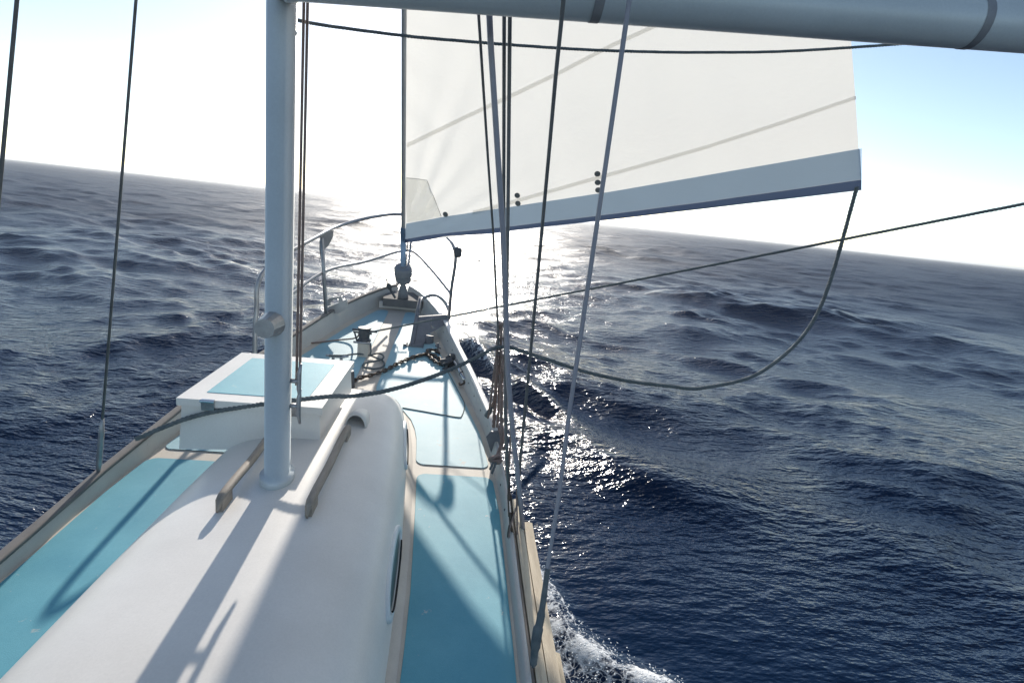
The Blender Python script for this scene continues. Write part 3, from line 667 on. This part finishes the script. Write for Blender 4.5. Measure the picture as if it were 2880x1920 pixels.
# ---- shrouds and lines
def pxline(pts): return [atY(x, y, Y) for x, y, Y in pts]
def extend(P, zt):                                       # carry the last stretch on up, out of the picture
    a, b = P[-2], P[-1]; d = (b-a).normalized(); return P + [b + d*((zt-b.z)/d.z)]
def wire(name, pts, r, mat, label, cat, zt=5.2, group=None):
    P = extend(pxline(pts), zt); t = empty(name, P[0], label, cat, group)
    parent_keep(tube(name.replace('shroud', 'wire').replace('_line', '_cord') if 'shroud' in name else 'cord', P, r, mat, None, 8), t); return t, P
sh_a, Pa = wire('forward_shroud', [(1392, 1190, 3.20), (1402, 960, 3.02), (1387, 654, 2.72), (1372, 440, 2.5), (1346, 40, 2.2)], .0056, M_wire, 'thin dark wire shroud, leftmost of the bundle at the starboard rail', 'shroud', group='starboard shrouds')
sh_b, Pb = wire('sheathed_shroud', [(1472, 1500, 2.24), (1459, 1360, 2.22), (1441, 1206, 2.20), (1429, 1053, 2.18), (1415, 654, 2.12), (1403, 480, 2.1), (1380, 122, 2.06), (1373, -30, 2.05)], .0108, M_sheath, 'thick purple grey sheathed shroud crossing in front of the boom', 'shroud', group='starboard shrouds')
def twin(px, Yb, label, r=.0074):
    P = extend(pxline(px), 5.2); t = empty('lower_shroud', P[0], label, 'shroud', 'starboard shrouds'); parent_keep(tube('wire', P, r, M_wire, None, 8), t); return t
sh_c = twin([(1420, 1010, 2.95), (1417, 562, 2.5), (1417, 478, 2.42), (1418, 46, 2.2)], 0, 'dark wire shroud just right of the thick purple grey one, left of a close pair')
sh_d = twin([(1432, 1388, 2.24), (1424, 1240, 2.26), (1421, 1150, 2.27), (1428, 654, 2.3), (1430, 480, 2.25), (1434, 46, 2.12)], 0, 'dark wire shroud of a close pair, the right one, ending in a turnbuckle')
ln_d, Pd = wire('running_line', [(1457, 1420, 2.36), (1464, 1283, 2.30), (1476, 1160, 2.25), (1499, 920, 2.12), (1542, 453, 1.86), (1563, 214, 1.74), (1585, 0, 1.66)], .0062, M_wire, 'dark thin line right of the shroud bundle, leaning right across jib and sea', 'rigging line', group='lines leaning out from the starboard rail')
ln_e, Pe = wire('backstay_line', [(1500, 1874, 1.50), (1510, 1790, 1.52), (1526, 1690, 1.54), (1546, 1556, 1.56), (1574, 1380, 1.58), (1601, 1160, 1.6), (1637, 920, 1.6), (1701, 480, 1.6), (1759, 77, 1.6), (1771, -5, 1.6)], .0070, M_sheath, 'grey line farthest right, leaning right from a spindle by the wooden planks', 'rigging line', group='lines leaning out from the starboard rail')
parent_keep(tube('splice_cover', spline(pxline([(1499, 1876, 1.49), (1503, 1840, 1.49), (1511, 1780, 1.5), (1519, 1745, 1.51), (1528, 1690, 1.525), (1540, 1600, 1.545)]), 5), [.004]*2+[.012]*5+[.0165]*6+[.013]*5+[.010]*4+[.009]*4, M_rope, None, 10), ln_e)
# turnbuckle and shackle at the foot of the right shroud of the pair
tb = empty('turnbuckle', atY(1436, 1520, 2.2), 'rusty open turnbuckle and shackle with rope loop at the bulwark', 'turnbuckle')
for s in (-4.5, 4.5):
    parent_keep(tube('turnbuckle_bar', pxline([(1433+s, 1390, 2.23), (1436+s, 1452, 2.21)]), .0036, M_rust), tb)
parent_keep(tube('turnbuckle_screw', pxline([(1431, 1372, 2.235), (1432, 1400, 2.225), (1434, 1408, 2.22)]), [.006, .0085, .003], M_rust), tb)
parent_keep(tube('turnbuckle_screw', pxline([(1435, 1440, 2.215), (1436, 1450, 2.21), (1436, 1475, 2.205)]), [.003, .0085, .006], M_rust), tb)
parent_keep(tube('shackle', spline(pxline([(1434, 1476, 2.20), (1430, 1500, 2.2), (1431, 1516, 2.195), (1438, 1522, 2.19), (1445, 1512, 2.2), (1440, 1492, 2.2), (1437, 1476, 2.2)]), 5), .0062, M_rust), tb)
parent_keep(rope('rope_loop', spline(pxline([(1453, 1375, 2.24), (1452, 1425, 2.22), (1438, 1468, 2.19), (1433, 1490, 2.18), (1432, 1512, 2.17), (1440, 1522, 2.17), (1450, 1515, 2.18), (1455, 1495, 2.19), (1454, 1440, 2.21), (1453, 1376, 2.24)]), 6), .0042, M_ropeb, None), tb)
# lashings that set up the forward shrouds
lash = empty('shroud_lashing', atY(1388, 1210, 3.12), 'bundle of brown grey lashings between the forward chainplate and shroud ends', 'rope lashing')
for pts, r_ in (([(1403, 905, 3.05), (1399, 975, 3.06), (1395, 1060, 3.08), (1391, 1140, 3.1), (1388, 1207, 3.11)], .0105),
                ([(1411, 912, 3.04), (1408, 985, 3.05), (1404, 1060, 3.07), (1402, 1150, 3.08), (1398, 1200, 3.10)], .0085),
                ([(1415, 1000, 3.03), (1412, 1070, 3.04), (1411, 1130, 3.05), (1411, 1190, 3.06)], .009),
                ([(1400, 1000, 3.04), (1394, 1090, 3.06), (1384, 1140, 3.1), (1369, 1168, 3.16)], .0075),
                ([(1424, 1010, 3.0), (1426, 1100, 3.0), (1423, 1170, 3.02), (1415, 1185, 3.04)], .0060)):
    parent_keep(rope('lashing_strand', spline(pxline(pts), 6), r_, M_ropeb), lash)
parent_keep(tube('lashing_end', pxline([(1383, 1145, 3.1), (1376, 1158, 3.12), (1368, 1169, 3.14), (1366, 1171, 3.14)]), [.010, .017, .015, .006], M_rope), lash)
for pts, r_ in (([(1409, 985, 3.0), (1420, 1075, 2.95), (1424, 1180, 2.9), (1419, 1262, 2.84), (1411, 1240, 2.86), (1408, 1150, 2.92), (1406, 1050, 2.98)], .0065),
                ([(1416, 950, 3.0), (1430, 1050, 2.9), (1436, 1160, 2.8), (1434, 1270, 2.7), (1428, 1330, 2.62), (1423, 1300, 2.64), (1425, 1190, 2.76), (1419, 1080, 2.9)], .0055),
                ([(1398, 985, 3.0), (1388, 1060, 3.0), (1379, 1130, 3.02), (1372, 1176, 3.03)], .007)):
    parent_keep(rope('hanging_loop', spline(pxline(pts), 7), r_, M_ropeb), lash)
for a, b in (((1402, 914, 3.03), (1418, 910, 3.03)), ((1399, 958, 3.03), (1418, 950, 3.03)), ((1395, 982, 3.02), (1420, 975, 3.02)), ((1402, 1182, 3.05), (1413, 1184, 3.05))):
    parent_keep(tube('lashing_turn', pxline([a, b]), .0085, M_ropeb), lash)
parent_keep(tube('shackle_pin', pxline([(1380, 1208, 3.1), (1400, 1213, 3.1)]), .009, M_inox), lash)
# loose tail with a knot
tail = empty('knotted_rope_tail', atY(1392, 1292, 3.0), 'two dark rope ends tied in a knot, hanging over the bulwark', 'rope')
K = atY(1393, 1291, 2.72)
for pts in ([(1400, 1196, 3.05), (1408, 1225, 2.94), (1408, 1250, 2.86), (1400, 1272, 2.78), (1394, 1290, 2.72)], [(1411, 1192, 3.04), (1416, 1228, 2.92), (1412, 1254, 2.84), (1403, 1284, 2.74), (1396, 1291, 2.72)],
            [(1390, 1294, 2.72), (1384, 1307, 2.68), (1378, 1319, 2.65)], [(1396, 1294, 2.72), (1391, 1312, 2.67), (1383, 1331, 2.64)]):
    parent_keep(rope('rope_end', spline(pxline(pts), 6), .0072, M_ropeb if pts[0][1] < 1250 else M_rope), tail)
kn = [K+Vector((.028*math.cos(t), .012*math.sin(2*t), .016*math.sin(t))) for t in np.linspace(0, 2*math.pi*.95, 24)] + [K+Vector((.03*math.cos(t), .014*math.sin(t), -.004)) for t in np.linspace(0, 2*math.pi, 16)]
parent_keep(tube('knot', kn, .0105, M_ropeb, None, 7), tail)

# slack sheet slung round the shrouds
sl = empty('slack_sheet', atY(1405, 978, 2.95), 'slack dark rope sagging across the foredeck and over to starboard, caught on the shrouds', 'rope')
parent_keep(rope('sheet', spline([Vector((-.72, 2.35, 1.30)), Vector((-.45, 2.40, 1.42))] + pxline([(900, 1117, 2.42), (985, 1114, 2.46), (1080, 1100, 2.52), (1180, 1072, 2.60), (1290, 1029, 2.72), (1380, 984, 2.90), (1405, 976, 2.95), (1440, 978, 2.93), (1520, 1004, 2.86), (1640, 1043, 2.80), (1760, 1070, 2.78), (1880, 1085, 2.78), (1980, 1090, 2.8), (2150, 1040, 2.9), (2300, 880, 3.0)]) + [sail_surface(CLEW)+JN*.02+Vector((-.03, 0, .02))], 8), .0115, M_rope, None, .06), sl)
# taut line from the mooring post out to starboard
pv = empty('taut_foredeck_line', POST+Vector((0, 0, .2)), 'taut dark line from the mooring post running up to the right past the shrouds', 'rope')
a = POST+Vector((.04, -.03, .205)); b = atY(1980, 750, 3.1)
parent_keep(rope('line', [a, b, b+(b-a)*1.1], .0080, M_rope, None, .05), pv)
# line hanging below the boom
hl = empty('hanging_line', atY(900, 70, 2.5), 'thin dark line sagging across the sail just below the boom', 'rope')
parent_keep(rope('line', spline([Vector((-.03, 2.12, 2.98))] + pxline([(900, 70, 2.32), (1135, 101, 2.45), (1300, 116, 2.52), (1440, 127, 2.58), (1640, 140, 2.64), (1810, 146, 2.68), (1980, 148, 2.7), (2250, 143, 2.7), (2700, 110, 2.6), (3000, 70, 2.5)]), 8), .0068, M_rope, None, .04), hl)
# life lines from the pulpit
for P, lab in (([atY(1286, 736, 5.10), atY(1374, 869, 4.2), atY(1400, 915, 3.1)], 'thin wire lifeline, upper one, from the navigation light to the shrouds'), ([atY(1270, 830, 5.25), atY(1340, 950, 4.2), atY(1392, 1042, 3.1)], 'thin wire lifeline, lower one, from the pulpit leg to the shrouds')):
    o = tube('lifeline', P, .0032, M_inox, None, 6); tag(o, lab, 'lifeline', 'lifelines on the starboard bow')
# port shrouds
for k, (yb, lab) in enumerate(((2.45, 'grey wire shroud on the port side, forward one'), (1.75, 'grey wire shroud on the port side, aft one'))):
    base = Vector((-hb(yb)-.03, yb, zd(yb)+bh(yb))); t = empty('port_shroud', base, lab, 'shroud', 'port shrouds')
    topp = Vector((-.09, 2.05, 6.0 + k)); d = (topp-base)
    parent_keep(tube('wire', [base+d*.055, topp], .0055, M_wire, None, 8), t)
    parent_keep(tube('turnbuckle', [base, base+d*.012, base+d*.045, base+d*.058], [.006, .012, .012, .006], M_galv, None, 8), t)

# ---- gear on the foredeck
def deck_path(px, dz): return [dk(x, y, dz) for x, y in px]
# anchor chain, link by link
ch_path = spline(deck_path([(988, 1074), (1012, 1062), (1045, 1054), (1085, 1040), (1118, 1022), (1150, 1008), (1180, 999), (1205, 995), (1228, 1003), (1244, 1016), (1236, 1022), (1214, 1008), (1200, 988), (1222, 984), (1240, 996)], .022), 10)
chain = empty('anchor_chain', ch_path[0], 'rusty anchor chain snaking from the chain pipe to the anchor', 'chain')
def link_mesh(L=.052, W=.034, r=.0074):
    bm = bmesh.new(); pts = []
    for t in np.linspace(0, 2*math.pi, 14, endpoint=False):
        c, s = math.cos(t), math.sin(t); pts.append(Vector(((L/2-W/2+.003)*(1 if c > 0 else -1)*(abs(c) > .05) + (W/2-r)*c, (W/2-r)*s, 0)))
    tube_bm(bm, pts + [pts[0]], r, 6, caps=False); me = bpy.data.meshes.new('link'); bmesh.ops.recalc_face_normals(bm, faces=bm.faces); bm.to_mesh(me); bm.free(); me.materials.append(M_rust)
    me.polygons.foreach_set('use_smooth', [True]*len(me.polygons)); return me
LM = link_mesh()
cl = [0.0]
for a, b in zip(ch_path, ch_path[1:]): cl.append(cl[-1] + (b-a).length)
arr = np.array(ch_path); s = 0.0; i = 0
while s < cl[-1]-.02:
    p = Vector([np.interp(s, cl, arr[:, k]) for k in range(3)]); p2 = Vector([np.interp(min(s+.02, cl[-1]), cl, arr[:, k]) for k in range(3)])
    d = (p2-p).normalized(); o = bpy.data.objects.new('link', LM); COL.objects.link(o)
    q = d.to_track_quat('X', 'Z'); q = q @ Matrix.Rotation(R(48 if i % 2 else -42)+random.uniform(-.3, .3), 3, 'X').to_quaternion()
    o.matrix_world = Matrix.Translation(p) @ q.to_matrix().to_4x4(); parent_keep(o, chain); s += .037; i += 1
# anchor leaning on the pulpit
anchor = empty('anchor', dk(1180, 1000), 'dark steel anchor with broad flukes standing against the starboard pulpit', 'anchor')
P = lambda x, y: atY(x, y, 5.02 + (y-890)*-.0034)
bm = bmesh.new(); d = Vector((.0, .022, .004))
outer = [(1177, 891), (1215, 888), (1257, 885), (1263, 904), (1250, 914), (1236, 922), (1214, 934), (1199, 942), (1194, 962), (1187, 978), (1158, 990), (1162, 950), (1168, 902)]
hole = [(1211, 915), (1214, 928), (1228, 922)]
poly = outer[:2] + [hole[0], hole[1], hole[2], (1212, 914.6)] + [(1216, 888)] + outer[2:]
prism_bm(bm, [P(*q) for q in poly], d); parent_keep(from_bm('fluke', bm, M_iron), anchor)
bm = bmesh.new(); tube_bm(bm, [P(1181, 836), P(1174, 880), P(1160, 965), P(1156, 985)], [.014, .018, .022, .024], 8); parent_keep(from_bm('shank', bm, M_iron, smooth=True), anchor)
bm = bmesh.new(); Pk = lambda x, y: atY(x, y, 4.70); d = Vector((0, .09, 0))
prism_bm(bm, [Pk(1131, 1003), Pk(1130, 985), Pk(1135, 966), Pk(1141, 968), Pk(1147, 974), Pk(1152, 965), Pk(1160, 971), Pk(1172, 971), Pk(1190, 970), Pk(1191, 990), Pk(1188, 1000)], d); parent_keep(from_bm('crown', bm, M_iron, bevel=.004), anchor)
bm = bmesh.new(); tube_bm(bm, [atY(1201, 986, 4.85), atY(1202, 978, 4.85), atY(1202, 960, 4.86), atY(1204, 943, 4.87)], [.022, .052, .056, .05], 16); parent_keep(from_bm('stock_boss', bm, M_iron, smooth=False), anchor)
for a, b in (((1229, 965), (1232, 1000)), ((1234, 965), (1231, 996)), ((1224, 972), (1240, 980))):
    parent_keep(tube('anchor_pin', [atY(*a, 4.62), atY(*b, 4.62)], .006, M_iron, None, 6), anchor)
# bow roller cheek behind the steel tube
roller = empty('chain_roller', dk(1262, 1035), 'dark chain roller with curved cheek bolted by the starboard bulwark', 'roller')
bm = bmesh.new(); Pk = lambda x, y: atY(x, y, 4.35); d = Vector((.02, .06, 0))
prism_bm(bm, [Pk(1233, 1036), Pk(1234, 1018), Pk(1248, 1012), Pk(1254, 1004), Pk(1262, 998), Pk(1274, 1000), Pk(1284, 1008), Pk(1288, 1026), Pk(1270, 1034)], d); parent_keep(from_bm('roller_cheek', bm, M_dark, bevel=.005), roller)
bm = bmesh.new(); tube_bm(bm, [atY(1240, 1020, 4.33), atY(1272, 1014, 4.33)], .03, 14); parent_keep(from_bm('roller_wheel', bm, M_dark, smooth=False), roller)
# shiny tube lying along the bulwark
tubeo = empty('steel_tube', dk(1295, 1055, .05), 'short shiny steel tube with rusty end lying along the starboard bulwark', 'tube')
A, B = dk(1279, 1018, .07), dk(1308, 1068, .05)
parent_keep(tube('tube_body', [A, B], .017, M_inox, None, 14), tubeo)
parent_keep(tube('tube_collar', [A+(B-A)*.66, A+(B-A)*.70], .0195, M_rust, None, 14), tubeo)
bm = bmesh.new(); tube_bm(bm, spline([B+Vector((0, 0, -.01)), B+Vector((-.012, -.03, -.02)), B+Vector((-.035, -.035, -.03)), B+Vector((-.04, -.005, -.028))], 5), .008, 6); parent_keep(from_bm('tube_hook', bm, M_rust, smooth=True), tubeo)
# coil of rope by the mooring post and its lead to the cleat
coil = empty('rope_coil', dk(1055, 1025), 'dark rope led from the port cleat to a loose coil on the foredeck', 'rope')
pts = [CL+Vector((-.06, -.01, .05)), CL+Vector((-.02, -.03, .06)), CL+Vector((.05, .01, .055))] + [dk(985, 997, .03), dk(1010, 995, .03), dk(1038, 999, .02), dk(1058, 1006, .015), dk(1076, 1014, .013), dk(1081, 1025, .013), dk(1070, 1034, .013), dk(1045, 1037, .013), dk(1025, 1032, .013), dk(1022, 1024, .014), dk(1040, 1018, .02), dk(1070, 1012, .03), dk(1079, 1003, .035), dk(1072, 995, .035), dk(1058, 994, .03), dk(1042, 998, .028), POST+Vector((.065, -.05, .06)), POST+Vector((.06, -.05, .125))]
parent_keep(rope('coil_rope', spline(pts, 8), .0078, M_rope, None, .05), coil)
# grey rope from the post to port
pr = empty('port_mooring_rope', POST+Vector((-.05, 0, .18)), 'grey rope lying from the mooring post over to the port side', 'rope')
parent_keep(rope('rope', spline([POST+Vector((-.04, 0, .19)), dk(1000, 950, .05), dk(950, 956, .012), dk(900, 962, .012), dk(840, 968, .012)], 8), .0075, M_ropeb, None, .05), pr)
# thin line led across the foredeck panel
tl = empty('thin_deck_line', dk(1295, 1170), 'thin dark line led round the starboard foredeck panel', 'rope')
parent_keep(tube('line', spline(deck_path([(1250, 1030), (1265, 1055), (1285, 1092), (1303, 1125), (1307, 1138), (1305, 1152), (1299, 1168), (1290, 1173), (1240, 1165), (1190, 1156), (1132, 1146)], .008), 5), .0032, M_rope, None, 6), tl)

# ------------------------------------------------------------------ sea haze towards the horizon
bm = bmesh.new(); box_bm(bm, (0, 0, 5.0), (25000, 25000, 13.0))
m = bpy.data.materials.new('sea_haze'); m.use_nodes = True; t = m.node_tree; t.nodes.clear()
out = t.nodes.new('ShaderNodeOutputMaterial'); pv_ = t.nodes.new('ShaderNodeVolumePrincipled')
pv_.inputs['Color'].default_value = (.93, .95, .97, 1); pv_.inputs['Density'].default_value = .00045; pv_.inputs['Anisotropy'].default_value = .6
t.links.new(pv_.outputs[0], out.inputs['Volume'])
tag(from_bm('haze', bm, m), kind='stuff')
